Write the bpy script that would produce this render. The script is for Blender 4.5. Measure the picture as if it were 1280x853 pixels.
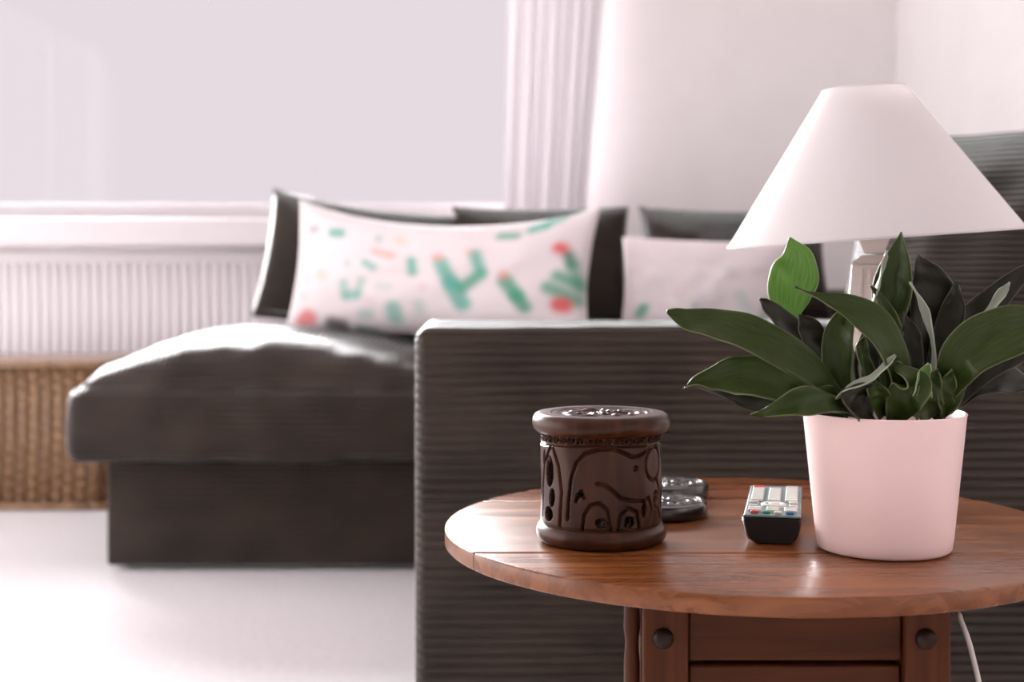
import bpy, bmesh, math, random
import numpy as np
from mathutils import Vector, Matrix
from mathutils import noise as mnoise
random.seed(7)
S = bpy.context.scene
COL = S.collection
PI = math.pi
for o in list(bpy.data.objects):
    bpy.data.objects.remove(o)

# ------------------------------------------------------------------ camera
CAMZ, FPX, HZ = 0.73, 1778.0, 325.0          # eye height, focal length in px, horizon row
cam = bpy.data.cameras.new('camera'); co = bpy.data.objects.new('camera', cam); COL.objects.link(co)
co.location = (0, 0, CAMZ); co.rotation_euler = (PI/2, 0, 0)
cam.lens = 50; cam.sensor_width = 36; cam.shift_y = -(426.5-HZ)/1280
cam.clip_start = 0.05; cam.clip_end = 60
cam.dof.use_dof = True; cam.dof.focus_distance = 1.09; cam.dof.aperture_fstop = 6.3
S.camera = co
# ------------------------------------------------------------------ sky, sun, exposure
w = bpy.data.worlds.new('overcast_sky'); S.world = w; w.use_nodes = True
bg = w.node_tree.nodes['Background']; bg.inputs[0].default_value = (0.80, 0.71, 0.76, 1); bg.inputs[1].default_value = 1.0
def skylight(name, travel, energy, angle, col, loc):      # broad, soft daylight from an overcast sky
    sl = bpy.data.lights.new(name, 'SUN'); sl.energy = energy; sl.angle = math.radians(angle); sl.color = col
    so = bpy.data.objects.new(name, sl); COL.objects.link(so); so.location = loc
    so.rotation_euler = Vector(travel).to_track_quat('-Z', 'Y').to_euler()
skylight('sun_left_fill', (.93, .15, -.33), 10.9, 150, (1, .975, .985), (-6, 2, 4))  # wide soft sun added for daylight from the unseen left side
skylight('sun_window_side', (.42, -1, -.30), 23.0, 32, (1, .98, 1), (-1, 9, 4))
S.view_settings.view_transform = 'Standard'; S.view_settings.look = 'None'
S.view_settings.gamma = 1; S.view_settings.exposure = 0.0
S.view_settings.use_curve_mapping = False

# ------------------------------------------------------------------ helpers
WORLD = {}
def P(px, py, d):
    return Vector(((px-640)/FPX*d, d, CAMZ-(py-HZ)/FPX*d))
def place(o, c, parent):
    WORLD[o.name] = Vector(c)
    if parent is not None:
        o.parent = parent; o.location = Vector(c)-WORLD[parent.name]
    else:
        o.location = c
def tag(o, label=None, cat=None, group=None, kind=None):
    if label: o['label'] = label
    if cat: o['category'] = cat
    if group: o['group'] = group
    if kind: o['kind'] = kind
    return o
def empty(name, loc, label, cat, group=None):
    o = bpy.data.objects.new(name, None); COL.objects.link(o); o.empty_display_size = .05
    place(o, loc, None); return tag(o, label, cat, group)
def O(name, verts, faces, mat, parent=None, smooth=True, uv=None, col=None):
    V = np.array([tuple(v) for v in verts], dtype=float)
    c = (V.min(0)+V.max(0))/2
    me = bpy.data.meshes.new(name); me.from_pydata((V-c).tolist(), [], [tuple(f) for f in faces])
    if smooth: me.polygons.foreach_set('use_smooth', [True]*len(me.polygons))
    if uv is not None:
        l = me.uv_layers.new(name='UVMap')
        idx = np.empty(len(me.loops), dtype=np.int32); me.loops.foreach_get('vertex_index', idx)
        l.data.foreach_set('uv', np.array(uv, dtype=np.float32)[idx].ravel())
    if col is not None:
        a = me.color_attributes.new('print', 'FLOAT_COLOR', 'POINT')
        a.data.foreach_set('color', np.array(col, dtype=np.float32).ravel())
    me.validate(); me.update()
    me.materials.append(mat)
    o = bpy.data.objects.new(name, me); COL.objects.link(o); place(o, c, parent)
    return o
def share(src, name, c, parent, rot=None):
    o = bpy.data.objects.new(name, src.data); COL.objects.link(o); place(o, c, parent)
    if rot: o.rotation_euler = rot
    return o
def bm_vf(bm):
    bm.verts.index_update()
    return [v.co.copy() for v in bm.verts], [[v.index for v in f.verts] for f in bm.faces]
def box_vf(c, size, bev=.003, seg=2, M=None):
    bm = bmesh.new(); bmesh.ops.create_cube(bm, size=1)
    for v in bm.verts: v.co = Vector((v.co.x*size[0], v.co.y*size[1], v.co.z*size[2]))
    if bev > 0: bmesh.ops.bevel(bm, geom=list(bm.edges), offset=bev, segments=seg, profile=.5, affect='EDGES')
    if M is not None: bmesh.ops.transform(bm, matrix=M, verts=bm.verts)
    for v in bm.verts: v.co += Vector(c)
    r = bm_vf(bm); bm.free(); return r
def box(name, c, size, mat, parent=None, bev=.003, seg=2, M=None):
    v, f = box_vf(c, size, bev, seg, M)
    o = O(name, v, f, mat, parent, smooth=False)
    if bev > 0:
        n = len(o.data.polygons); ar = np.zeros(n); o.data.polygons.foreach_get('area', ar)
        o.data.polygons.foreach_set('use_smooth', (ar < ar.max()*.2).tolist())
    return o
def span(name, x0, x1, y0, y1, z0, z1, mat, parent=None, bev=.003, seg=2):
    return box(name, ((x0+x1)/2, (y0+y1)/2, (z0+z1)/2), (x1-x0, y1-y0, z1-z0), mat, parent, bev, seg)
def join_vf(lst):
    V, F = [], []
    for v, f in lst:
        n = len(V); V += list(v); F += [[i+n for i in q] for q in f]
    return V, F
def lathe_vf(prof, c, n=64, cap=True, M=None):
    V, F = [], []
    for r, z in prof:
        for k in range(n):
            a = 2*PI*k/n; V.append(Vector((r*math.cos(a), r*math.sin(a), z)))
    for i in range(len(prof)-1):
        for k in range(n):
            F.append([i*n+k, i*n+(k+1) % n, (i+1)*n+(k+1) % n, (i+1)*n+k])
    if cap:
        F.append([k for k in range(n)][::-1]); F.append([(len(prof)-1)*n+k for k in range(n)])
    if M is not None: V = [M @ v for v in V]
    return [v+Vector(c) for v in V], F
def lathe(name, prof, c, mat, parent=None, n=64, cap=True, M=None):
    v, f = lathe_vf(prof, c, n, cap, M); o = O(name, v, f, mat, parent)
    o.data.set_sharp_from_angle(angle=math.radians(40)); return o
def tube_vf(pts, r, n=10):
    pts = [Vector(p) for p in pts]; V, F = [], []; a = None
    for i, p in enumerate(pts):
        t = (pts[min(i+1, len(pts)-1)]-pts[max(i-1, 0)]).normalized()
        if a is None: a = t.cross(Vector((0, 0, 1)) if abs(t.z) < .9 else Vector((0, 1, 0))).normalized()
        a = (a-t*a.dot(t)).normalized(); b = t.cross(a)
        rr = r[i] if isinstance(r, (list, tuple)) else r
        for k in range(n):
            q = 2*PI*k/n; V.append(p+rr*(a*math.cos(q)+b*math.sin(q)))
    for i in range(len(pts)-1):
        for k in range(n): F.append([i*n+k, (i+1)*n+k, (i+1)*n+(k+1) % n, i*n+(k+1) % n])
    F.append([k for k in range(n)]); F.append([(len(pts)-1)*n+k for k in range(n)][::-1])
    return V, F
def catmull(P_, n):
    P_ = [np.array(p, float) for p in P_]; out = []
    Q = [2*P_[0]-P_[1]]+P_+[2*P_[-1]-P_[-2]]
    m = len(P_)-1
    for j in range(n+1):
        t = j/n*m; i = min(int(t), m-1); u = t-i
        a, b, c, d = Q[i:i+4]
        out.append(.5*(2*b+(c-a)*u+(2*a-5*b+4*c-d)*u*u+(3*b-a-3*c+d)*u**3))
    return out

# ------------------------------------------------------------------ materials
def mat(name, base=(.5, .5, .5), rough=.5, **kw):
    m = bpy.data.materials.new(name); m.use_nodes = True
    b = m.node_tree.nodes['Principled BSDF']
    b.inputs['Base Color'].default_value = (*base, 1); b.inputs['Roughness'].default_value = rough
    for k, v in kw.items():
        b.inputs[k.replace('_', ' ')].default_value = v
    return m
class NT:
    def __init__(s, m): s.t = m.node_tree; s.n = s.t.nodes; s.b = s.n['Principled BSDF']
    def add(s, typ, **kw):
        x = s.n.new(typ)
        for k, v in kw.items():
            setattr(x, k, v)
        return x
    def ln(s, a, b): s.t.links.new(a, b)
def noisy(m, c1, c2, scale=(20, 20, 20), detail=4, coord='Object', bump=0, bscale=None, dist=.001, lo=.3, hi=.7):
    t = NT(m); tc = t.add('ShaderNodeTexCoord'); mp = t.add('ShaderNodeMapping'); mp.inputs['Scale'].default_value = scale
    t.ln(tc.outputs[coord], mp.inputs[0])
    n = t.add('ShaderNodeTexNoise'); n.inputs['Scale'].default_value = 1; n.inputs['Detail'].default_value = detail
    t.ln(mp.outputs[0], n.inputs['Vector'])
    r = t.add('ShaderNodeValToRGB'); r.color_ramp.elements[0].position = lo; r.color_ramp.elements[1].position = hi
    r.color_ramp.elements[0].color = (*c1, 1); r.color_ramp.elements[1].color = (*c2, 1)
    t.ln(n.outputs['Fac'], r.inputs[0]); t.ln(r.outputs[0], t.b.inputs['Base Color'])
    if bump:
        n2 = n
        if bscale:
            n2 = t.add('ShaderNodeTexNoise'); n2.inputs['Scale'].default_value = bscale; n2.inputs['Detail'].default_value = 3
            t.ln(tc.outputs[coord], n2.inputs['Vector'])
        bp = t.add('ShaderNodeBump'); bp.inputs['Strength'].default_value = bump; bp.inputs['Distance'].default_value = dist
        t.ln(n2.outputs['Fac'], bp.inputs['Height']); t.ln(bp.outputs[0], t.b.inputs['Normal'])
    return m

M_wall = noisy(mat('painted_plaster', rough=.9), (.82, .78, .775), (.85, .81, .805), (6, 6, 6), bump=.1, bscale=120)
M_ceil = mat('white_ceiling', (.85, .8, .8), .9)
M_white = mat('white_gloss_paint', (.74, .69, .705), .35)
M_carpet = noisy(mat('cream_carpet', rough=1, Sheen_Weight=.4), (.66, .62, .63), (.73, .69, .70), (60, 60, 60), bump=.6, bscale=260, dist=.004)
M_curtain = mat('white_curtain', (.86, .82, .84), .9)

def corduroy(name, mode, period=.0105, base=(.029, .020, .0135), bump=True):
    m = noisy(mat(name, rough=.44, Sheen_Weight=.8, Sheen_Roughness=.14), tuple(c*.65 for c in base), tuple(c*1.45 for c in base), (7, 7, 11), 6)
    t = NT(m); t.b.inputs['Sheen Tint'].default_value = (.92, 1, .98, 1); t.b.inputs['Specular IOR Level'].default_value = .3
    if bump:
        tc = t.add('ShaderNodeTexCoord'); sx = t.add('ShaderNodeSeparateXYZ')
        t.ln(tc.outputs['UV' if mode == 'uv' else 'Object'], sx.inputs[0])
        def wale(src):
            ml = t.add('ShaderNodeMath', operation='MULTIPLY'); ml.inputs[1].default_value = PI/period; t.ln(src, ml.inputs[0])
            sn = t.add('ShaderNodeMath', operation='SINE'); t.ln(ml.outputs[0], sn.inputs[0])
            q = t.add('ShaderNodeMath', operation='ABSOLUTE'); t.ln(sn.outputs[0], q.inputs[0]); return q
        if mode == 'uv': ab = wale(sx.outputs['Y'])
        else:                                     # wales run across the sides and along the top
            ge = t.add('ShaderNodeNewGeometry'); sn_ = t.add('ShaderNodeSeparateXYZ'); t.ln(ge.outputs['Normal'], sn_.inputs[0])
            an = t.add('ShaderNodeMath', operation='ABSOLUTE'); t.ln(sn_.outputs['Z'], an.inputs[0])
            gr = t.add('ShaderNodeMapRange', interpolation_type='SMOOTHSTEP'); gr.inputs[1].default_value = .5; gr.inputs[2].default_value = .95; t.ln(an.outputs[0], gr.inputs[0])
            ab = t.add('ShaderNodeMix'); t.ln(gr.outputs[0], ab.inputs[0]); t.ln(wale(sx.outputs['Z']).outputs[0], ab.inputs[2]); t.ln(wale(sx.outputs['X' if mode == 'zx' else 'Y']).outputs[0], ab.inputs[3])
        bp = t.add('ShaderNodeBump'); bp.inputs['Strength'].default_value = 1.0; bp.inputs['Distance'].default_value = .0055
        t.ln(ab.outputs[0], bp.inputs['Height']); t.ln(bp.outputs[0], t.b.inputs['Normal'])
    return m
M_cordarm = corduroy('brown_corduroy_arm', 'none', bump=False)
M_cord = corduroy('brown_corduroy', 'zy', .0145)
M_cordx = corduroy('brown_corduroy_cross', 'zx', .0145)
M_corduv = corduroy('brown_corduroy_cushion', 'uv')

def wood(name, c1, c2, c3, rough=.3, along='X', scale=1.0, coat=0.3, spec=.3):
    m = mat(name, rough=rough, Specular_IOR_Level=spec, Coat_Weight=coat, Coat_Roughness=.18); t = NT(m)
    tc = t.add('ShaderNodeTexCoord'); mp = t.add('ShaderNodeMapping')
    sc = {'X': (5, 95, 60), 'Y': (60, 5, 60), 'Z': (80, 80, 5)}[along]
    mp.inputs['Scale'].default_value = tuple(s*scale for s in sc); t.ln(tc.outputs['Object'], mp.inputs[0])
    n = t.add('ShaderNodeTexNoise'); n.inputs['Scale'].default_value = 1; n.inputs['Detail'].default_value = 7; n.inputs['Distortion'].default_value = .6
    t.ln(mp.outputs[0], n.inputs['Vector'])
    r = t.add('ShaderNodeValToRGB'); e = r.color_ramp.elements
    e[0].position = .3; e[0].color = (*c1, 1); e[1].position = .72; e[1].color = (*c3, 1)
    x = e.new(.5); x.color = (*c2, 1)
    t.ln(n.outputs['Fac'], r.inputs[0]); t.ln(r.outputs[0], t.b.inputs['Base Color'])
    mr = t.add('ShaderNodeMapRange'); mr.inputs['To Min'].default_value = rough-.07; mr.inputs['To Max'].default_value = rough+.12
    t.ln(n.outputs['Fac'], mr.inputs[0]); t.ln(mr.outputs[0], t.b.inputs['Roughness'])
    bp = t.add('ShaderNodeBump'); bp.inputs['Strength'].default_value = .12; bp.inputs['Distance'].default_value = .001
    t.ln(n.outputs['Fac'], bp.inputs['Height']); t.ln(bp.outputs[0], t.b.inputs['Normal'])
    return m
M_top = wood('table_top_wood', (.105, .031, .007), (.18, .058, .014), (.27, .093, .024), .29, 'X', coat=.06, spec=.3)
M_leaf_wood = wood('table_leaf_wood', (.115, .033, .007), (.185, .056, .013), (.26, .086, .022), .25, 'X', coat=.08, spec=.36)
M_postw = wood('table_post_wood', (.040, .0105, .0035), (.068, .0185, .0055), (.10, .029, .0085), .45, 'Z', coat=0, spec=.15)
M_railw = wood('table_rail_wood', (.042, .011, .0035), (.066, .018, .0055), (.095, .027, .008), .45, 'X', coat=0, spec=.15)
M_carved = wood('carved_dark_wood', (.018, .0055, .002), (.038, .0115, .0038), (.068, .0215, .007), .30, 'Z', coat=0, spec=.22)
M_coaster = wood('coaster_dark_wood', (.008, .005, .004), (.014, .009, .007), (.022, .014, .010), .22, 'X', coat=.3, spec=.4)
M_peg = wood('peg_dark_wood', (.010, .004, .002), (.018, .007, .003), (.026, .010, .005), .4, 'X', coat=0, spec=.2)

# =================================================================== ROOM
WY, WX = 4.95, 1.34                     # far wall and right wall planes
wx0, wx1, wz0, wz1 = -2.45, .12, .87, 2.12
floor = tag(span('floor', -3.0, WX+.2, -5.2, WY+.22, -.1, 0, M_carpet, bev=0), kind='structure')
V, F = join_vf([box_vf(((-2.8+wx0)/2, WY+.11, 1.2), (wx0+2.8, .22, 2.4), 0), box_vf(((wx1+WX)/2, WY+.11, 1.2), (WX-wx1, .22, 2.4), 0),
                box_vf(((wx0+wx1)/2, WY+.11, wz0/2), (wx1-wx0, .22, wz0), 0), box_vf(((wx0+wx1)/2, WY+.11, (wz1+2.4)/2), (wx1-wx0, .22, 2.4-wz1), 0)])
tag(O('wall_far', V, F, M_wall, smooth=False), kind='structure')
tag(span('wall_right', WX, WX+.2, -5.2, WY+.22, 0, 2.4, M_wall, bev=0), kind='structure')
tag(span('wall_near', -3.0, WX+.2, -5.2, -5.0, 0, 2.4, M_wall, bev=0), kind='structure')
tag(span('ceiling', -3.0, WX+.2, -5.2, WY+.22, 2.4, 2.5, M_ceil, bev=0), kind='structure')
tag(span('baseboard_far', -2.8, WX-.016, WY-.016, WY, 0, .12, M_white, bev=.004), kind='structure')
tag(span('baseboard_right', WX-.016, WX, -5, WY, 0, .12, M_white, bev=.004), kind='structure')
# window
M_glass = bpy.data.materials.new('window_glass'); M_glass.use_nodes = True
g = M_glass.node_tree; g.nodes.clear()
go = g.nodes.new('ShaderNodeOutputMaterial'); gm = g.nodes.new('ShaderNodeMixShader'); gt = g.nodes.new('ShaderNodeBsdfTransparent'); gg = g.nodes.new('ShaderNodeBsdfGlossy')
gf = g.nodes.new('ShaderNodeFresnel'); gf.inputs[0].default_value = 1.45; gg.inputs['Roughness'].default_value = .02
gx = g.nodes.new('ShaderNodeMath'); gx.operation = 'MULTIPLY'; gx.inputs[1].default_value = .15; g.links.new(gf.outputs[0], gx.inputs[0]); g.links.new(gx.outputs[0], gm.inputs[0]); g.links.new(gt.outputs[0], gm.inputs[1]); g.links.new(gg.outputs[0], gm.inputs[2]); g.links.new(gm.outputs[0], go.inputs[0])
V, F = join_vf([box_vf((wx0+.03, WY+.12, (wz0+wz1)/2), (.06, .06, wz1-wz0), .006), box_vf((wx1-.03, WY+.12, (wz0+wz1)/2), (.06, .06, wz1-wz0), .006),
                box_vf(((wx0+wx1)/2, WY+.12, wz0+.03), (wx1-wx0, .06, .06), .006), box_vf(((wx0+wx1)/2, WY+.12, wz1-.03), (wx1-wx0, .06, .06), .006)])
win = tag(O('window_1', V, F, M_white, smooth=False), 'wide white framed window filling the far wall', kind='structure')
pane = span('pane', wx0+.06, wx1-.06, WY+.118, WY+.122, wz0+.06, wz1-.06, M_glass, win, bev=0)
sill = span('window_sill', wx0-.08, wx1+.08, WY-.19, WY+.09, wz0-.095, wz0, M_white, win, bev=.008)

# unseen glazed opening added in the left wall, sized to let daylight in
LX, ly0, ly1, lz1 = -2.8, .1, 4.5, 2.25
V, F = join_vf([box_vf((LX-.1, (-5.2+ly0)/2, 1.2), (.2, ly0+5.2, 2.4), 0), box_vf((LX-.1, (ly1+WY)/2, 1.2), (.2, WY-ly1, 2.4), 0), box_vf((LX-.1, (ly0+ly1)/2, (lz1+2.4)/2), (.2, ly1-ly0, 2.4-lz1), 0)])
tag(O('wall_left', V, F, M_wall, smooth=False), kind='structure')
parts_ = [box_vf((LX-.08, (ly0+ly1)/2, z), (.06, ly1-ly0, .06), .006) for z in (.03, lz1-.03)]
dw = (ly1-ly0)/4
parts_ += [box_vf((LX-.08, ly0+.03+(ly1-ly0-.06)*k/4, lz1/2), (.06, .06, lz1-.12), .006) for k in range(5)]
V, F = join_vf(parts_)
door = tag(O('added_door_1', V, F, M_white, smooth=False), 'unseen white framed glazed doors added in the left wall for daylight', kind='structure')
for k in range(4): span('pane', LX-.083, LX-.077, ly0+.06+k*(dw-.015), ly0+k*(dw-.015)+dw-.015, .06, lz1-.06, M_glass, door, bev=0)

# curtain: gathered panel leaning in towards the window lower down
NX, NZ = 140, 40
V, uv = [], []
for j in range(NZ+1):
    z = .14+(2.34-.14)*j/NZ
    lean = (z-.93)/.7
    xr = .245+.055*min(max(lean, -.6), 2); xl = -.03+.02*lean
    for i in range(NX+1):
        u = i/NX
        a = u*2*PI*7.5+.5*math.sin(u*9+z*.8)
        V.append((xl+(xr-xl)*u+.006*math.sin(a*.5+z*2), WY-.245+ .010*math.sin(a)*(1-.2*math.sin(z*3+u*4)), z))
F = [[j*(NX+1)+i, j*(NX+1)+i+1, (j+1)*(NX+1)+i+1, (j+1)*(NX+1)+i] for j in range(NZ) for i in range(NX)]
cur = O('curtain', V, F, M_curtain); tag(cur, 'gathered white curtain hanging beside the window', 'curtain')
md = cur.modifiers.new('thickness', 'SOLIDIFY'); md.thickness = .003
t = NT(M_curtain); tr = t.add('ShaderNodeBsdfTranslucent'); tr.inputs[0].default_value = (.80, .77, .79, 1); mx = t.add('ShaderNodeMixShader'); mx.inputs[0].default_value = .16
t.ln(t.b.outputs[0], mx.inputs[1]); t.ln(tr.outputs[0], mx.inputs[2]); t.ln(mx.outputs[0], t.n['Material Output'].inputs[0])

# radiator
rx0, rx1 = -2.3, -.12
rad = empty('radiator', ((rx0+rx1)/2, WY-.07, 0), 'long white panel radiator under the window', 'radiator')
span('panel', rx0, rx1, WY-.10, WY-.04, .14, .765, M_white, rad, .01)
first = None; n = int((rx1-rx0-.04)/.034)
for k in range(n):
    x = rx0+.036+k*.034
    if first is None:
        prof = [(math.cos(a)*.011, -math.sin(a)*.006) for a in np.linspace(0, PI, 7)]
        V = [(x+p, WY-.099+q, z) for z in (.19, .72) for p, q in prof]
        F = [[i, i+1, 8+i, 7+i] for i in range(6)]+[[0, 1, 2, 3, 4, 5, 6][::-1], [7+i for i in range(7)]]
        first = O('rib', V, F, M_white, rad); c0 = WORLD[first.name].copy()
    else:
        share(first, 'rib', c0+Vector((k*.034, 0, 0)), rad)
span('top_grille', rx0, rx1, WY-.105, WY-.035, .765, .785, M_white, rad, .004)
for x in (rx0+.05, rx1-.05):
    v, f = tube_vf([(x, WY-.06, 0), (x, WY-.06, .15)], .01); O('pipe', v, f, M_white, rad)
for x in (rx0+.3, rx1-.3): span('bracket', x-.02, x+.02, WY-.045, WY-.0005, .3, .6, M_white, rad, .002)

# wicker basket
M_wick = noisy(mat('wicker', rough=.45, Coat_Weight=.3), (.13, .062, .024), (.30, .16, .07), (22, 22, 4), 4)
M_wick2 = noisy(mat('wicker_rim', rough=.4, Coat_Weight=.4), (.17, .085, .036), (.30, .17, .08), (20, 20, 20), 4)
bx0, bx1, by0, by1, bh = -1.98, -1.165, 4.14, 4.50, .435
bas = empty('wicker_basket', ((bx0+bx1)/2, (by0+by1)/2, 0), 'brown woven wicker trunk on the carpet beside the sofa', 'basket')
def rrect(x0, x1, y0, y1, r, n=8, step=.012):
    pts = []
    for cx, cy, a0 in ((x1-r, y0+r, -PI/2), (x1-r, y1-r, 0), (x0+r, y1-r, PI/2), (x0+r, y0+r, PI)):
        for k in range(n+1):
            a = a0+PI/2*k/n; pts.append(Vector((cx+r*math.cos(a), cy+r*math.sin(a), 0)))
    out = []
    for i in range(len(pts)):
        a, b = pts[i], pts[(i+1) % len(pts)]; m = max(1, int((b-a).length/step))
        for q in range(m): out.append(a.lerp(b, q/m))
    return out
ring = rrect(bx0+.02, bx1-.02, by0+.02, by1-.02, .05)
L = [0]
for i in range(len(ring)): L.append(L[-1]+(ring[(i+1) % len(ring)]-ring[i]).length)
tot = L[-1]; nst = int(tot/.034/2)*2
def weave_row(phase):
    V, F = [], []; n = len(ring); hh = .0085
    for i in range(n):
        p = ring[i]; tdir = (ring[(i+1) % n]-ring[i-1]).normalized(); nr = Vector((tdir.y, -tdir.x, 0))
        d = .003*math.sin(PI*L[i]/tot*nst+phase)
        for (dn, dz) in ((d-.002, -hh), (d+.0025, -hh*.6), (d+.0025, hh*.6), (d-.002, hh)):
            V.append(p+nr*dn+Vector((0, 0, dz)))
    for i in range(n):
        j = (i+1) % n
        for k in range(4): F.append([i*4+k, j*4+k, j*4+(k+1) % 4, i*4+(k+1) % 4])
    return V, F
rows = []
for k in range(23):
    z = .022+k*.0175
    if k < 2:
        v, f = weave_row(PI*k); rows.append(O('weave_row', [q+Vector((0, 0, z)) for q in v], f, M_wick, bas))
    else:
        c = WORLD[rows[k % 2].name].copy(); c.z = z; share(rows[k % 2], 'weave_row', c, bas)
first = None
for k in range(nst):
    s = (k+.5)/nst*tot; i = max(q for q in range(len(ring)) if L[q] <= s); p = ring[i].lerp(ring[(i+1) % len(ring)], (s-L[i])/(L[i+1]-L[i]))
    if first is None:
        v, f = tube_vf([p+Vector((0, 0, .004)), p+Vector((0, 0, .418))], .0078, 6); first = O('stake', v, f, M_wick2, bas); c0 = WORLD[first.name].copy(); p0 = p
    else: share(first, 'stake', c0+(p-p0), bas)
rim = rrect(bx0, bx1, by0, by1, .055, step=.05)
v, f = tube_vf(rim+[rim[0]], .011, 8); O('foot_rim', [q+Vector((0, 0, .011)) for q in v], f, M_wick2, bas)
lidp = rrect(bx0-.002, bx1+.002, by0-.002, by1+.002, .055, step=.05); n = len(lidp)
V = [p+Vector((0, 0, z)) for z in (.418, .43) for p in lidp]+[Vector(((bx0+bx1)/2+(p.x-(bx0+bx1)/2)*.985, (by0+by1)/2+(p.y-(by0+by1)/2)*.97, .436)) for p in lidp]
F = [[a*n+i, a*n+(i+1) % n, (a+1)*n+(i+1) % n, (a+1)*n+i] for a in (0, 1) for i in range(n)]+[[i for i in range(n)][::-1], [2*n+i for i in range(n)]]
O('lid', V, F, M_wick2, bas, smooth=False)

# =================================================================== SOFA
sofa = empty('corner_sofa', (.4, 2.9, 0), 'large dark brown corduroy corner sofa with wide flat arm', 'sofa')
# near arm: real wales following the fabric over the front and the top
ax0, ax1, ay0, ay1, az0, az1 = -.122, 1.22, 1.78, 2.00, .03, .645
per, amp, rc = .0121, .0048, .02
path = []   # front bottom -> front top -> over the top -> back bottom, as (y,z,ny,nz)
def seg(n, fn):
    for k in range(n): path.append(fn(k/n))
seg(440, lambda u: (ay0, az0+(az1-rc-az0)*u, -1, 0))
seg(24, lambda u: (ay0+rc-rc*math.cos(u*PI/2), az1-rc+rc*math.sin(u*PI/2), -math.cos(u*PI/2), math.sin(u*PI/2)))
seg(150, lambda u: (ay0+rc+(ay1-ay0-2*rc)*u, az1, 0, 1))
seg(24, lambda u: (ay1-rc+rc*math.sin(u*PI/2), az1-rc+rc*math.cos(u*PI/2), math.sin(u*PI/2), math.cos(u*PI/2)))
seg(120, lambda u: (ay1, az1-rc-(az1-rc-az0)*u, 1, 0))
path.append((ay1, az0, 1, 0))
arc = [0]
for i in range(1, len(path)): arc.append(arc[-1]+math.hypot(path[i][0]-path[i-1][0], path[i][1]-path[i-1][1]))
xs = [ax0+.016*(1-math.sin(a)) for a in np.linspace(0, PI/2, 7)][::1]
ins = [.016*(1-math.cos(a)) for a in np.linspace(0, PI/2, 7)][::-1]
xs = [ax0+.016*(1-math.cos(a)) for a in np.linspace(0, PI/2, 7)]; ins = [.016*(1-math.sin(a)) for a in np.linspace(0, PI/2, 7)]
more = list(np.linspace(xs[-1], ax1, 110)[1:]); xs += more; ins += [0]*len(more)
V = []
m = len(path)
for x, q in zip(xs, ins):
    for k, (y, z, ny, nz) in enumerate(path):
        wob = .0022*mnoise.noise(Vector((x*4, z*9, y*5)))
        big = .004*mnoise.noise(Vector((x*2.3, z*3, 7+y*3)))
        ph = (arc[k]+wob)/per
        a = amp*math.sqrt(max(0, 1-(2*(ph % 1)-1)**2))*(1+.5*mnoise.noise(Vector((x*14, math.floor(ph)*3.1, 2))))
        d = a*(1 if nz < .7 else .35)+big-q
        V.append((x, y+ny*d, z+nz*d))
F = [[i*m+k, i*m+k+1, (i+1)*m+k+1, (i+1)*m+k] for i in range(len(xs)-1) for k in range(m-1)]
F += [list(range(m))[::-1], [(len(xs)-1)*m+k for k in range(m)]]
F += [[i*m, (i+1)*m, (i+1)*m+m-1, i*m+m-1] for i in range(len(xs)-1)]
O('arm', V, F, M_cordarm, sofa)

def puffy(name, x0, x1, y0, y1, z0, z1, mtl, parent, bulge=.03, crown=.05, bottom=.01, rnd=.06, n=26, seed=0, wr=.006, crest=None):
    """cushion: box whose sides bulge and whose top is crowned, soft edges, slight wrinkles"""
    bm = bmesh.new(); bmesh.ops.create_cube(bm, size=2)
    bmesh.ops.subdivide_edges(bm, edges=list(bm.edges), cuts=n, use_grid_fill=True)
    c = Vector(((x0+x1)/2, (y0+y1)/2, (z0+z1)/2)); h = Vector(((x1-x0)/2, (y1-y0)/2, (z1-z0)/2))
    for v in bm.verts:
        p = v.co.copy()
        q = Vector((p.x*h.x, p.y*h.y, p.z*h.z))
        r = min(rnd, h.z*.98); r = r*(.65+.35*p.z) if p.z < 0 else r*(.65+.35*p.z)
        core = Vector([max(-(h[i]-r), min(h[i]-r, q[i])) for i in range(3)])
        d = q-core
        if d.length > 1e-9:
            q = core+d.normalized()*min(r, max(abs(e) for e in d))
        fx, fy, fz = (1-p.x**4), (1-p.y**4), (1-p.z*p.z)
        if crest is not None:
            e = (p.x-crest)/(1-crest) if p.x > crest else (p.x-crest)/(1+crest)
            fx = 1-abs(e)**2.1; fy = 1-p.y**6
        if abs(p.x) > .75: q.x += math.copysign(bulge*fz*(.6+.4*fy), p.x)
        if abs(p.y) > .75: q.y += math.copysign(bulge*fz*(.6+.4*fx), p.y)
        q.z += (crown*fx*fy if p.z > 0 else -bottom*fx*fy)*abs(p.z)**1.5
        w_ = c+q
        q += Vector(p).normalized()*wr*(mnoise.noise(w_*6+Vector((seed, 0, 0)))+.6*mnoise.noise(Vector((w_.x*16, w_.y*16, w_.z*5+seed))))
        v.co = c+q
    vf = bm_vf(bm); bm.free()
    return O(name, *vf, mtl, parent)
SB = 3.33
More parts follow.
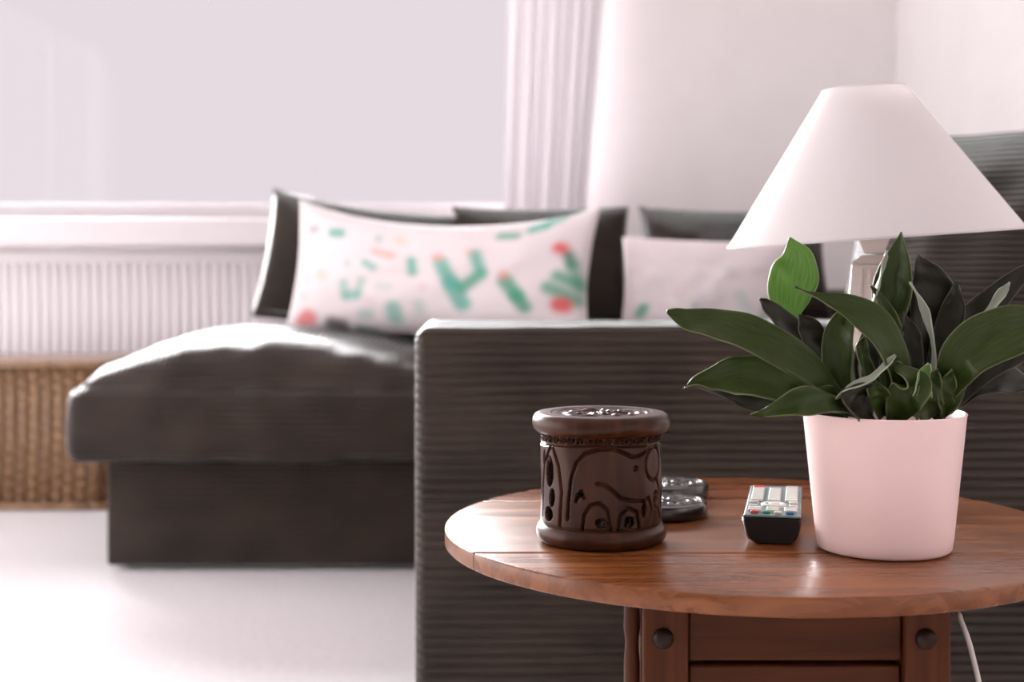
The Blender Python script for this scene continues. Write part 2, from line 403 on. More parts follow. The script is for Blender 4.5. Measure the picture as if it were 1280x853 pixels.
# far run (faces the window side of the table): base, seat cushions, low back
def base(name, x0, x1, y0, y1, z0, z1, mtl, seed):
    bm = bmesh.new(); bmesh.ops.create_cube(bm, size=1)
    for v in bm.verts: v.co = Vector((v.co.x*(x1-x0)+(x0+x1)/2, v.co.y*(y1-y0)+(y0+y1)/2, v.co.z*(z1-z0)+(z0+z1)/2))
    bmesh.ops.bevel(bm, geom=list(bm.edges), offset=.010, segments=3, profile=.5, affect='EDGES')
    vf = bm_vf(bm); bm.free(); o = O(name, *vf, mtl, sofa); o.data.set_sharp_from_angle(angle=math.radians(60)); return o
base('base', -.95, 1.22, SB, 4.42, .012, .266, M_cord, 1)
base('base', -.06, 1.22, 2.010, SB-.004, .012, .262, M_cordx, 2)
base('back', 1.06, 1.26, 2.010, 4.40, .265, .70, M_cordx, 3)
base('back', -.60, 1.055, 4.16, 4.42, .265, .64, M_cord, 4)
puffy('seat_cushion', -1.015, -.03, SB-.06, 4.14, .264, .45, M_cordx, sofa, .022, .105, .002, .05, 40, 3, .010, crest=-.3)
puffy('seat_cushion', -.022, .94, SB-.04, 4.14, .268, .475, M_cord, sofa, .01, .05, .004, .06, 22, 9)
puffy('seat_cushion', -.075, .94, 2.70, SB-.075, .268, .46, M_cordx, sofa, .012, .04, .004, .06, 22, 5)
puffy('seat_cushion', -.075, .94, 2.035, 2.69, .268, .46, M_cordx, sofa, .012, .04, .004, .06, 22, 6)
for (x, y) in ((-.9, 3.4), (-.9, 4.36), (1.15, 4.36), (1.15, 2.1), (0, 2.1), (0, 3.2)):
    lathe('foot', [(.022, 0), (.025, .006), (.025, .014)], (x, y, 0), M_peg, sofa, 16)

# =================================================================== CUSHIONS
def pillow(name, wd, ht, th, c, right, up, mtl, pinch=.06, sag=0, n=44, m=30, seed=0, colfn=None, ear=0, wr=.006):
    R = Vector(right).normalized(); U = Vector(up); U = (U-R*U.dot(R)).normalized(); N = R.cross(U)   # front side is +N
    V, uvs, cols, F = [], [], [], []
    for side in (1, -1):
        for j in range(m+1):
            v = -1+2*j/m
            for i in range(n+1):
                u = -1+2*i/n
                x = u*wd/2*(1-pinch*(1-v*v)*abs(u)); y = v*ht/2*(1-pinch*(1-u*u)*abs(v))
                y -= sag*(1-u*u)*max(0, (v+1)/2)**1.5
                if ear: y += ear*abs(u)**6*max(0, v)**3
                e = max(0, (1-u*u)*(1-v*v))
                z = side*th/2*(e**.42)
                z += wr*e**.3*(mnoise.noise(Vector((u*2.6+seed, v*2.2, side)))+.5*mnoise.noise(Vector((u*6+seed, v*4, side*2))))
                V.append(Vector(c)+R*x+U*y+N*z); uvs.append((x, y))
                if colfn: cols.append(colfn(u, v) if side == 1 else colfn(9, 9))
    k = (n+1)*(m+1)
    for j in range(m):
        for i in range(n):
            a = j*(n+1)+i; F.append([a, a+1, a+n+2, a+n+1]); F.append([k+a, k+a+n+1, k+a+n+2, k+a+1])
    per_ = [i for i in range(n+1)]+[j*(n+1)+n for j in range(1, m+1)]+[m*(n+1)+i for i in range(n-1, -1, -1)]+[j*(n+1) for j in range(m-1, 0, -1)]
    for a, b in zip(per_, per_[1:]+per_[:1]): F.append([a, k+a, k+b, b])
    o = O(name, V, F, mtl, None, uv=uvs, col=cols if colfn else None)
    return o
GB = 'loose corduroy back cushions on the sofa'
# back cushions of the far run
def backc(xl, xr, d, topz, botz, label, seed, lean=.16, th=.16, pinch=.06, sag=0, ear=0, roll=0):
    p = pillow('back_cushion', xr-xl, topz-botz, th, ((xl+xr)/2, d, (topz+botz)/2), (1, 0, -roll), (0, lean, 1), M_corduv, pinch, sag, seed=seed, ear=ear)
    return tag(p, label, 'cushion', GB)
backc(-.715, -.165, 4.05, .90, .525, 'corduroy back cushion behind the open end of the sofa, half hidden by cactus cushion', 1, th=.21, pinch=.05, sag=.01, roll=.15)
backc(-.172, .335, 4.05, .885, .535, 'corduroy back cushion filling the gap between the two printed cushions', 2, pinch=.05)
backc(.365, .90, 4.05, .90, .55, 'corduroy back cushion showing above the smaller printed cushion', 3, lean=.42, th=.2, pinch=.05, sag=.02)
# back cushions of the right run: lean against the back, front faces the room
def backr(y0, y1, x, topz, botz, label, seed, lean=.20, th=.20, turn=0):
    p = pillow('back_cushion', y1-y0, topz-botz, th, (x, (y0+y1)/2, (topz+botz)/2), (turn, -1, 0), (lean, lean*turn, 1), M_corduv, .05, .0, seed=seed, ear=.01)
    return tag(p, label, 'cushion', GB)
backr(2.04, 2.70, .83, .965, .51, 'big dark corduroy back cushion beside the lamp shade', 5, turn=.75)
backr(2.86, 3.48, .93, .955, .50, 'pale lit corduroy back cushion in the sofa corner behind the lamp', 6)

# ---- printed cushions
def blend(a, b, t): return tuple(x+(y-x)*t for x, y in zip(a, b))
CREAM = (.80, .72, .73)
def make_print(shapes):
    segs = []
    for s in shapes:
        segs.append(s)
    def fn(u, v):
        c = CREAM
        if abs(u) > 1.5: return (*c, 1)
        for (u0, v0, u1, v1, r, col, al) in segs:
            dx, dy = (u1-u0)*ASP, v1-v0; px, py = (u-u0)*ASP, v-v0
            l2 = dx*dx+dy*dy; t = 0 if l2 < 1e-9 else max(0, min(1, (px*dx+py*dy)/l2))
            d = math.hypot(px-dx*t, py-dy*t)-r
            k = max(0, min(1, .5-d/.11))*al*.92
            if k > 0: c = blend(c, col, k)
        return (*c, 1)
    return fn
GR, GD, TE, RE, CO, BK, YE, PK = (.06, .34, .21), (.02, .15, .09), (.10, .42, .33), (.75, .08, .07), (.82, .33, .26), (.04, .03, .02), (.72, .48, .25), (.75, .40, .42)
ASP = 2.15
def uvp(px, py):   # a spot on the long cushion as seen in the photograph -> (u, v)
    u = -1+2*(px-366)/(746-366); top = 262+20*(1-u*u)*.9; bot = 408+20*(u+1)
    return u, 1-2*(py-top)/(bot-top)
def blob(x0, y0, x1, y1, r, col, al=.9):
    a = uvp(x0, y0); b = uvp(x1, y1); return (*a, *b, r/78., col, al)
shp = [blob(391, 296, 397, 295, 4, BK, .5), blob(424, 300, 434, 300, 7, TE), blob(487, 306, 488, 309, 5, TE, .5), blob(515, 308, 518, 310, 5, YE, .4),
       blob(486, 325, 506, 330, 5, CO, .7), blob(474, 339, 485, 345, 5, TE, .8), blob(448, 338, 449, 340, 4, TE, .4), blob(534, 337, 537, 352, 5.5, TE, .9),
       blob(411, 350, 413, 352, 5, YE, .5), blob(446, 362, 450, 376, 6, TE, .55), blob(452, 378, 466, 378, 6, TE, .7), blob(466, 376, 471, 360, 5, TE, .5),
       blob(495, 368, 508, 370, 5, TE, .25), blob(388, 352, 389, 353, 8, PK, .25), blob(387, 372, 388, 374, 7, TE, .2), blob(392, 401, 402, 400, 9, RE, .75), blob(395, 392, 396, 392, 5, RE, .5),
       blob(432, 408, 446, 412, 8, BK, .9), blob(468, 420, 484, 424, 7, GD, .9), blob(475, 402, 482, 402, 7, TE, .5), blob(515, 396, 517, 408, 9, TE, .75), blob(483, 385, 484, 386, 5, PK, .3),
       blob(547, 392, 549, 402, 6, TE, .3), blob(550, 372, 551, 373, 5, PK, .3),
       # big saguaro
       blob(571, 340, 586, 368, 8, TE), blob(586, 368, 600, 394, 9.5, TE), blob(600, 372, 620, 356, 7.5, GR, .9), blob(621, 352, 611, 328, 6.5, TE), blob(565, 333, 567, 333, 5, CO, .8), blob(604, 325, 605, 325, 4, CO, .5),
       # second cactus
       blob(652, 365, 666, 384, 8.5, GR), blob(666, 384, 675, 398, 8, GR), blob(648, 356, 649, 357, 5, CO, .8),
       # leaf sprig along the top
       blob(638, 300, 656, 299, 5, GR, .9), blob(674, 289, 688, 284, 6.5, TE, .9), blob(690, 280, 702, 274, 5.5, TE, .9), blob(708, 268, 722, 262, 5, GR, .9),
       # branching cactus with red flowers
       blob(711, 317, 716, 319, 7, RE, .95), blob(724, 328, 729, 340, 6, GD), blob(730, 340, 742, 372, 6, GR, .7), blob(714, 356, 736, 366, 7, GR, .85), blob(703, 372, 736, 388, 7.5, GR, .85), blob(716, 395, 722, 395, 9, RE, .95)]
M_print = mat('printed_cotton', rough=.95, Sheen_Weight=.2)
t = NT(M_print); at = t.add('ShaderNodeAttribute', attribute_name='print'); t.ln(at.outputs['Color'], t.b.inputs['Base Color'])
lL, lR = Vector((-.60, 3.90, 0)), Vector((.213, 3.64, -.03))
rt = (lR-lL)
p = pillow('printed_cushion', rt.length, .350, .16, ((lL.x+lR.x)/2, (lL.y+lR.y)/2-.02, .698), rt, (0, .18, 1), M_print, .05, .045, 190, 90, 3, make_print(shp), ear=.015)
tag(p, 'long white cushion printed with green cacti and red flowers', 'cushion')
ASP = 1.3
shp2 = [(-.78, -.62, -.74, -.50, .09, GR, .9), (-.12, -.45, -.10, -.6, .06, TE, .45), (-.05, -.25, 0, -.45, .05, (.4, .45, .6), .25), (.4, -.2, .5, -.5, .09, TE, .25), (-.35, -.15, -.3, -.2, .08, PK, .15), (.25, .3, .3, .2, .08, TE, .12), (.7, -.6, .75, -.3, .08, GR, .5)]
p = pillow('printed_cushion', .44, .262, .14, (.505, 3.72, .656), (1, -.10, -.03), (0, .20, 1), M_print, .05, 0, 90, 60, 5, make_print(shp2))
tag(p, 'smaller white cushion with faint green print leaning in the sofa corner', 'cushion')

# =================================================================== TABLE
TC, TR, TZ, TT = Vector((.21, 1.235)), .268, .50, .0145
tab = empty('side_table', (TC.x, TC.y, 0), 'round brown wooden gateleg side table with drop leaves', 'table')
def board(name, ya, yb, mtl):
    pts = []
    ya_ = max(ya, TC.y-TR); yb_ = min(yb, TC.y+TR)
    a0 = math.asin((ya_-TC.y)/TR); a1 = math.asin((yb_-TC.y)/TR); n = 72
    for k in range(n+1):
        a = a0+(a1-a0)*k/n; pts.append((TC.x+TR*math.cos(a), TC.y+TR*math.sin(a)))
    for k in range(n+1):
        a = a1+(a0-a1)*k/n; pts.append((TC.x-TR*math.cos(a), TC.y+TR*math.sin(a)))
    cl = []
    for q in pts:
        if not cl or math.hypot(q[0]-cl[-1][0], q[1]-cl[-1][1]) > 1e-5: cl.append(q)
    if math.hypot(cl[0][0]-cl[-1][0], cl[0][1]-cl[-1][1]) < 1e-5: cl.pop()
    bm = bmesh.new(); vs = [bm.verts.new((x, y, TZ-TT)) for x, y in cl]; f = bm.faces.new(vs)
    r = bmesh.ops.extrude_face_region(bm, geom=[f])
    for e in r['geom']:
        if isinstance(e, bmesh.types.BMVert): e.co.z = TZ
    bmesh.ops.recalc_face_normals(bm, faces=bm.faces)
    ed = [e for e in bm.edges if abs(e.verts[0].co.z-e.verts[1].co.z) < 1e-6]
    bmesh.ops.bevel(bm, geom=ed, offset=.0022, segments=3, profile=.5, affect='EDGES')
    vf = bm_vf(bm); bm.free(); o = O(name, *vf, mtl, tab); o.data.set_sharp_from_angle(angle=math.radians(35)); return o
y1_, y2_ = 1.116, 1.354
board('drop_leaf', 0, y1_-.0006, M_leaf_wood)
board('centre_board', y1_+.0006, y2_-.0006, M_top)
board('drop_leaf', y2_+.0006, 9, M_leaf_wood)
pxs = ((.096, .130), (.289, .323)); fy0, fy1 = 1.045, 1.425
for (xa, xb) in pxs:
    for ya in (fy0, fy1-.034):
        if ya > fy0 and xa < .2: xa, xb = .131, .165
        span('leg', xa, xb, ya, ya+.034, 0, TZ-TT, M_postw, tab, .0025)
for (xa, xb) in pxs:
    xc = (xa+xb)/2-.002
    Mx = Matrix.Rotation(PI/2, 4, 'X')
    lathe('peg_cap', [(.0078, 0), (.0078, .0015), (.0066, .004), (.0035, .0056), (.0004, .006)], (xc, fy0, .4515), M_peg, tab, 24, True, Mx)
span('apron_rail', .1305, .2885, fy0+.007, fy0+.025, .433, TZ-TT, M_railw, tab, .002)
span('drawer_front', .1308, .2882, fy0+.009, fy0+.025, .345, .4295, M_railw, tab, .002)
span('apron_rail', .1655, .2885, fy1-.025, fy1-.007, .345, TZ-TT, M_railw, tab, .002)
for xc in (.1405, .306): span('side_rail', xc-.009, xc+.009, fy0+.0345, fy1-.0345, .345, TZ-TT, M_postw, tab, .002)
span('lower_rail', .1305, .2885, fy0+.008, fy0+.026, .09, .125, M_railw, tab, .002)
span('lower_rail', .1655, .2885, fy1-.026, fy1-.008, .09, .125, M_railw, tab, .002)
for xc in (.1405, .306): span('lower_rail', xc-.009, xc+.009, fy0+.0345, fy1-.0345, .09, .125, M_postw, tab, .002)
for xg, yg in ((.0895, 1.062), (.3295, 1.40)):
    lathe('gate_leg', [(.0045, 0), (.006, .02), (.0062, .06), (.0045, .07), (.0062, .08), (.0058, .25), (.006, .43), (.0048, .445), (.0062, .455), (.0058, .475), (.0045, .4852)], (xg, yg, 0), M_postw, tab, 20)

# =================================================================== CARVED COASTER HOLDER
HC = Vector((.073, 1.165, TZ)); HR = .0495
hold = empty('carved_coaster_holder', HC, 'round carved wooden coaster holder with elephant openwork on the table', 'coaster holder')
def bull(r0, r1, z0, z1, n=10):
    """rounded disc edge profile"""
    zc, h = (z0+z1)/2, (z1-z0)/2; out = [(r0, z0)]
    for k in range(n+1):
        a = -PI/2+PI*k/n; out.append((r1-h*.8+h*.8*math.cos(a), zc+h*math.sin(a)))
    return out
lathe('base_ring', [(.0005, 0), (.048, 0)]+bull(.049, .0533, .0005, .0165)[1:]+[(.046, .0165), (.046, .011), (.0005, .011)], HC, M_carved, hold, 96, False)
# openwork wall
NT_, NZ_ = 520, 150; z0_, z1_ = .0155, .0905
A_ = np.linspace(-180, 180, NT_, endpoint=False); Zt = np.linspace(0, 1, NZ_)
AA, ZZ = np.meshgrid(A_, Zt)
lines = [[(-36, .12), (-35, .3), (-32, .55), (-27, .72), (-18, .83), (-5, .875), (8, .875), (18, .83), (25, .79), (33, .79), (42, .83), (50, .885), (60, .86)],
         [(-7, .51), (0, .50), (8, .43), (14, .36), (25, .325), (38, .31), (46, .34)],
         [(-21, .03), (-19, .18), (-13, .29), (-5, .31), (2, .24), (5, .03)], [(12, .03), (14, .18), (22, .25), (31, .2), (34, .03)],
         [(-45, .02), (-43, .4), (-47, .68), (-54, .86)], [(-78, .1), (-74, .4), (-70, .68), (-58, .86)], [(-27, .32), (-22, .43), (-19, .36)],
         [(46, .34), (50, .2), (47, .05)], [(60, .52), (66, .4), (63, .2), (70, .08)], [(72, .85), (76, .6), (84, .45), (88, .2)], [(-90, .86), (-60, .89), (-30, .9), (-10, .92), (30, .9), (70, .89), (90, .86)]]
def ell(c, r, n=20): return [(c[0]+r[0]*math.cos(2*PI*k/n), c[1]+r[1]*math.sin(2*PI*k/n)) for k in range(n+1)]
lines += [ell((54, .69), (12, .18)), ell((30, .66), (1.5, .012), 8)]
lines += [ell((a, .945), (2.6, .03), 10) for a in range(-86, 90, 9)]
holes = [((-24, .385), (3.2, .03)), ((-3, .10), (6, .055)), ((23, .10), (6, .06)), ((-60, .60), (6, .17)), ((-56, .32), (4.5, .10)), ((-62, .14), (8, .08)), ((-72, .74), (3, .08)), ((-84, .45), (4, .15)),
         ((58, .30), (5, .10)), ((74, .3), (4, .12)), ((40, .22), (3, .1)), ((82, .75), (4, .1))]
kz = (z1_-z0_); ka = HR*PI/180
depth = np.zeros_like(AA); hole = np.zeros_like(AA, bool)
for off in (-90, 90):
    X = (AA-off+180) % 360-180        # angle within this half, centred at off
    for ln_ in lines:
        for (a0, b0), (a1, b1) in zip(ln_, ln_[1:]):
            dx, dy = (a1-a0)*ka, (b1-b0)*kz; px, py = (X-a0)*ka, (ZZ-b0)*kz
            tt = np.clip((px*dx+py*dy)/(dx*dx+dy*dy+1e-12), 0, 1); d = np.hypot(px-dx*tt, py-dy*tt)
            depth = np.maximum(depth, .0034*np.clip(1-d/.0016, 0, 1)**.6)
    for c, r in holes:
        hole |= (((X-c[0])/r[0])**2+((ZZ-c[1])/r[1])**2 < 1)
cx = np.sin(AA*7*PI/180)*.0004*np.sin(ZZ*9)
RR = HR-depth+cx-.0015*(ZZ < .03)
V = [(HC.x+RR[j, i]*math.cos(math.radians(A_[i])), HC.y+RR[j, i]*math.sin(math.radians(A_[i])), HC.z+z0_+kz*Zt[j]) for j in range(NZ_) for i in range(NT_)]
F = [[j*NT_+i, j*NT_+(i+1) % NT_, (j+1)*NT_+(i+1) % NT_, (j+1)*NT_+i] for j in range(NZ_-1) for i in range(NT_) if not (hole[j, i] or hole[j+1, (i+1) % NT_])]
cw = O('carved_wall', V, F, M_carved, hold); md = cw.modifiers.new('thickness', 'SOLIDIFY'); md.thickness = .005; md.offset = -1
lid = lathe('lid', [(.0005, .0885), (.047, .0885)]+bull(.05, .0565, .0895, .1055)[1:]+[(.0415, .1055), (.0412, .1035), (.0005, .1035)], HC, M_carved, hold, 96, False)
# carved medallion inlaid in the lid
def medallion(name, c, R, h, mtl, parent, amp=.0016, lobes=8):
    nr, na = 40, 180; V, F = [], []
    for i in range(nr+1):
        r = R*max(i/nr, .002)
        for k in range(na):
            a = 2*PI*k/na; q = i/nr
            z = amp*max(0, math.sin(a*lobes+3*math.sin(q*9)))*math.sin(PI*min(1, q/.86))+.0007*math.sin(q*26)*math.cos(a*5)
            if q > .9: z = .0006
            V.append((c.x+r*math.cos(a), c.y+r*math.sin(a), c.z+h+z))
    for i in range(nr):
        for k in range(na): F.append([i*na+k, (i+1)*na+k, (i+1)*na+(k+1) % na, i*na+(k+1) % na])
    F.append(list(range(na)))
    return O(name, V, F, mtl, parent)
medallion('medallion', HC, .0405, .1046, M_carved, lid)

# ---- coasters
for (cx_, cy_, lab) in ((.131, 1.283, 'dark carved wooden coaster lying flat in front of another coaster'), (.146, 1.385, 'dark wooden coaster at the back of the table behind a carved one')):
    c = Vector((cx_, cy_, TZ))
    ct = empty('coaster', c, lab, 'coaster', 'coasters lying on the table')
    lathe('disc', [(.0005, 0), (.043, 0), (.0445, .0015), (.045, .004), (.045, .0115), (.0435, .0135), (.0395, .0138), (.0385, .0125), (.0005, .0125)], c, M_coaster, ct, 72, False)
    medallion('carving', c, .038, .0128, M_coaster, ct, .0009, 14)

# =================================================================== REMOTE
M_rem = mat('black_plastic', (.010, .007, .007), .35, Specular_IOR_Level=.25)
M_remtop = mat('teal_grey_plastic', (.16, .24, .25), .35)
M_key = mat('pale_grey_rubber', (.52, .54, .50), .5); M_kr = mat('red_key', (.6, .06, .05), .4); M_kg = mat('green_key', (.04, .3, .17), .4); M_kb = mat('blue_key', (.05, .17, .34), .4); M_ky = mat('pale_yellow_key', (.75, .66, .55), .4)
M_chrome = mat('silver_trim', (.7, .66, .66), .25, Metallic=.9)
ra, rb = Vector((.210, 1.148, TZ)), Vector((.241, 1.297, TZ))
yd = (rb-ra).normalized(); xd = Vector((yd.y, -yd.x, 0)); rl = (rb-ra).length
def rp(x, y, z): return ra+xd*x+yd*y+Vector((0, 0, z))
rem = empty('remote_control', (ra+rb)/2, 'black remote control with pale keys and teal face lying by the pink pot', 'remote')
prof = [(-.0140, .0004), (.0140, .0004), (.0185, .0035), (.0215, .009), (.0228, .016), (.0230, .0215), (-.0230, .0215), (-.0228, .016), (-.0215, .009), (-.0185, .0035)]
V, F = [], []; ys = [0, .0015, .004, rl-.004, rl-.0015, rl]; sc = [.93, .98, 1, 1, .98, .93]
for y, s in zip(ys, sc):
    for (x, z) in prof: V.append(rp(x*s, y, .011+(z-.011)*s))
n = len(prof)
F = [[i*n+k, i*n+(k+1) % n, (i+1)*n+(k+1) % n, (i+1)*n+k] for i in range(5) for k in range(n)]+[list(range(n))[::-1], [5*n+k for k in range(n)]]
O('body', V, F, M_rem, rem).data.set_sharp_from_angle(angle=math.radians(40))
RM = Matrix(((xd.x, yd.x, 0, 0), (xd.y, yd.y, 0, 0), (0, 0, 1, 0), (0, 0, 0, 1)))
fp = box('face_plate', rp(0, rl/2, .0224), (.0455, rl-.002, .0022), M_remtop, rem, .001, 2, RM)
V, F = tube_vf([rp(-.0232, .001, .0218), rp(-.0228, .0005, .015), rp(-.0214, .0005, .009), rp(-.0185, .0008, .0038)], .0007, 8); O('silver_edge', V, F, M_chrome, rem)
def key(x, y, sx, sy, m_, nm='key'): box(nm, rp(x, y, .0246), (sx, sy, .0026), m_, rem, .0008, 2, RM)
for x, m_ in zip((-.0145, -.005, .0045, .014), (M_kr, M_kg, M_ky, M_kb)): key(x, .007, .0065, .0035, m_)
for y in (.0165, .026):
    for x in (-.0145, 0, .0145): key(x, y, .0105, .0058, M_key)
lathe('navigation_ring', [(.006, 0), (.0105, 0), (.0105, .0016), (.0095, .0024), (.007, .0024), (.006, .0016)], rp(0, .046, .0234), M_key, rem, 32, False)
lathe('select_key', [(.0003, 0), (.0045, 0), (.0045, .002), (.0035, .0026), (.0003, .0028)], rp(0, .046, .0234), M_key, rem, 24, False)
for x in (-.0165, .0165):
    for y in (.037, .055): key(x, y, .0075, .0045, M_key)
for r in range(7):
    for x in (-.0145, 0, .0145): key(x, .068+r*.0095, .0105, .0062, M_key)
key(-.0145, .068+7*.0095+.002, .0105, .0062, M_kr, 'power_key'); key(.0145, .068+7*.0095+.002, .0105, .0062, M_key)

# =================================================================== LAMP
M_shade = mat('cream_shade_fabric', (.87, .83, .825), .9)
t = NT(M_shade); tr = t.add('ShaderNodeBsdfTranslucent'); tr.inputs[0].default_value = (.8, .76, .75, 1); mx = t.add('ShaderNodeMixShader'); mx.inputs[0].default_value = .3
t.ln(t.b.outputs[0], mx.inputs[1]); t.ln(tr.outputs[0], mx.inputs[2]); t.ln(mx.outputs[0], t.n['Material Output'].inputs[0])
M_lampb = noisy(mat('cream_painted_wood', rough=.4), (.62, .55, .50), (.72, .65, .61), (8, 8, 60))
LC = Vector((.3465, 1.362, TZ))
lamp = empty('table_lamp', LC, 'cream table lamp with a tapered square column and tilted conical shade', 'lamp')
def frustum(name, z0, z1, h0, h1, mtl, parent, rot, bev=.002, M=None):
    bm = bmesh.new(); bmesh.ops.create_cube(bm, size=2)
    for v in bm.verts:
        h = h0 if v.co.z < 0 else h1; v.co = Vector((v.co.x*h, v.co.y*h, z0 if v.co.z < 0 else z1))
    bmesh.ops.bevel(bm, geom=list(bm.edges), offset=bev, segments=2, profile=.5, affect='EDGES')
    bmesh.ops.rotate(bm, verts=bm.verts, cent=(0, 0, 0), matrix=Matrix.Rotation(rot, 3, 'Z'))
    for v in bm.verts: v.co += LC
    vf = bm_vf(bm); bm.free(); o = O(name, *vf, mtl, parent); o.data.set_sharp_from_angle(angle=math.radians(30)); return o
rot = math.radians(-14)
frustum('plinth', 0, .018, .050, .050, M_lampb, lamp, rot)
colm = frustum('column', .018, .226, .039, .0205, M_lampb, lamp, rot, .0015)
frustum('column_cap', .2262, .2345, .0225, .0115, M_lampb, lamp, rot, .0012)
frustum('neck', .236, .2525, .0092, .0155, M_lampb, lamp, rot, .0008)
for s in (-.5, -.17, .17, .5):          # raised fillets between the flutes on the front faces
    for face in range(4):
        fr = rot+face*PI/2; cs, sn = math.cos(fr), math.sin(fr); V = []
        for z, h in ((.024, .0386), (.222, .0211)):
            for dx, dn in ((-.0016, -.0004), (-.0012, .0012), (.0012, .0012), (.0016, -.0004)):
                x, y = s*h*1.1+dx, -(h+dn); V.append(LC+Vector((x*cs-y*sn, x*sn+y*cs, z)))
        O('fillet', V, [[0, 1, 5, 4], [1, 2, 6, 5], [2, 3, 7, 6], [3, 2, 1, 0], [4, 5, 6, 7], [0, 4, 7, 3]], M_lampb, colm, smooth=False)
lathe('lamp_holder', [(.008, .2525), (.009, .256), (.012, .262), (.012, .285), (.008, .287)], LC, mat('white_plastic', (.7, .66, .65), .4), lamp, 24)
tilt = Matrix.Translation(Vector((0, 0, .25))) @ Matrix.Rotation(math.radians(-3.9), 4, 'Y') @ Matrix.Translation(Vector((0, 0, -.25)))
lathe('shade', [(.1390, .2500), (.1397, .2500), (.0388, .3950), (.0381, .3950), (.1390, .2500)], LC, M_shade, lamp, 96, False, tilt)
def ringtube(name, R, z, r, mtl):
    v, f = tube_vf([Vector((R*math.cos(2*PI*k/64), R*math.sin(2*PI*k/64), z)) for k in range(65)], r, 8); O(name, [tilt @ q+LC for q in v], f, mtl, lamp)
ringtube('shade_hem', .1385, .2515, .0014, M_shade); ringtube('shade_hem', .0385, .3940, .0014, M_shade)
v, f = join_vf([tube_vf([tilt @ Vector((.012*math.cos(a), .012*math.sin(a), .283)), tilt @ Vector((.038*math.cos(a), .038*math.sin(a), .394))], .0012, 6) for a in (0, 2.1, 4.2)]); O('shade_carrier', [q+LC for q in v], f, M_chrome, lamp)
lathe('bulb', [(.006, .285), (.01, .292), (.019, .31), (.021, .325), (.016, .342), (.006, .35), (.0005, .351)], LC, mat('frosted_bulb', (.8, .77, .75), .3), lamp, 24)
# power cord
cp = catmull([(.358, 1.408, .5035), (.362, 1.43, .5035), (.368, 1.452, .5032), (.372, 1.463, .492), (.372, 1.44, .44), (.36, 1.30, .43), (.346, 1.12, .455), (.3445, 1.09, .452), (.352, 1.085, .425), (.361, 1.09, .38), (.362, 1.10, .3), (.37, 1.15, .1), (.40, 1.22, .004), (.5, 1.3, .004)], 90)
v, f = tube_vf([Vector(q) for q in cp], .0021, 8); O('power_cord', v, f, mat('white_cord', (.66, .60, .55), .5), lamp)

# =================================================================== POTTED PLANT
PC = Vector((.2955, 1.13, TZ))
plant = empty('potted_plant', PC, 'leafy green plant in a smooth pale pink pot on the table', 'plant')
M_pot = mat('pale_pink_ceramic', (.91, .68, .65), .38)
pot = lathe('pot', [(.0005, .0006), (.047, .0006), (.0505, .0014), (.0522, .0035), (.0535, .012), (.0632, .1075), (.0637, .1088), (.0632, .1096), (.0622, .1096), (.0614, .1085), (.0605, .1), (.0585, .085), (.0005, .083)], PC, M_pot, plant, 128, False)
M_soil = noisy(mat('potting_soil', rough=1), (.02, .012, .008), (.05, .032, .022), (200, 200, 200), bump=.8)
lathe('soil', [(.0005, .0955), (.03, .0965), (.0592, .094), (.0592, .0842), (.0005, .0842)], PC, M_soil, plant, 48, False)
def leafmat(name, c1, c2, edge, trans):
    m = mat(name, rough=.36, Specular_IOR_Level=.28); t = NT(m)
    tc = t.add('ShaderNodeTexCoord'); sx = t.add('ShaderNodeSeparateXYZ'); t.ln(tc.outputs['UV'], sx.inputs[0])
    mp = t.add('ShaderNodeMapping'); mp.inputs['Scale'].default_value = (14, 2.2, 1); t.ln(tc.outputs['UV'], mp.inputs[0])
    n = t.add('ShaderNodeTexNoise'); n.inputs['Scale'].default_value = 1; n.inputs['Detail'].default_value = 3; t.ln(mp.outputs[0], n.inputs['Vector'])
    r = t.add('ShaderNodeValToRGB'); r.color_ramp.elements[0].position = .35; r.color_ramp.elements[1].position = .68
    r.color_ramp.elements[0].color = (*c1, 1); r.color_ramp.elements[1].color = (*c2, 1); t.ln(n.outputs['Fac'], r.inputs[0])
    a = t.add('ShaderNodeMath', operation='ABSOLUTE'); t.ln(sx.outputs['X'], a.inputs[0])
    mr = t.add('ShaderNodeMapRange'); mr.inputs['From Min'].default_value = .955; mr.inputs['From Max'].default_value = .995; t.ln(a.outputs[0], mr.inputs[0])
    mx = t.add('ShaderNodeMix', data_type='RGBA'); t.ln(mr.outputs[0], mx.inputs[0]); t.ln(r.outputs[0], mx.inputs[6]); mx.inputs[7].default_value = (*edge, 1)
    t.ln(mx.outputs[2], t.b.inputs['Base Color'])
    sh = t.add('ShaderNodeMixShader'); sh.inputs[0].default_value = trans; tr = t.add('ShaderNodeBsdfTranslucent')
    t.ln(mx.outputs[2], tr.inputs[0]); t.ln(t.b.outputs[0], sh.inputs[1]); t.ln(tr.outputs[0], sh.inputs[2]); t.ln(sh.outputs[0], t.n['Material Output'].inputs[0])
    bp = t.add('ShaderNodeBump'); bp.inputs['Strength'].default_value = .15; bp.inputs['Distance'].default_value = .001; t.ln(n.outputs['Fac'], bp.inputs['Height']); t.ln(bp.outputs[0], t.b.inputs['Normal'])
    return m
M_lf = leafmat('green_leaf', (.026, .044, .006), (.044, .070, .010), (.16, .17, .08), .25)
M_ly = leafmat('lit_leaf', (.13, .25, .055), (.20, .34, .09), (.52, .58, .38), .4)  # lighter copy of the leaf green, light shining through put into it
M_lo = leafmat('shaded_leaf', (.011, .011, .005), (.019, .018, .007), (.07, .06, .04), .08)  # near-black copy of the leaf green, shade-side darkness put into the colour
M_lp = leafmat('lit_leaf_underside', (.26, .29, .22), (.36, .39, .31), (.5, .52, .42), .25)  # pale underside, with window light on rolled edges put into the colour
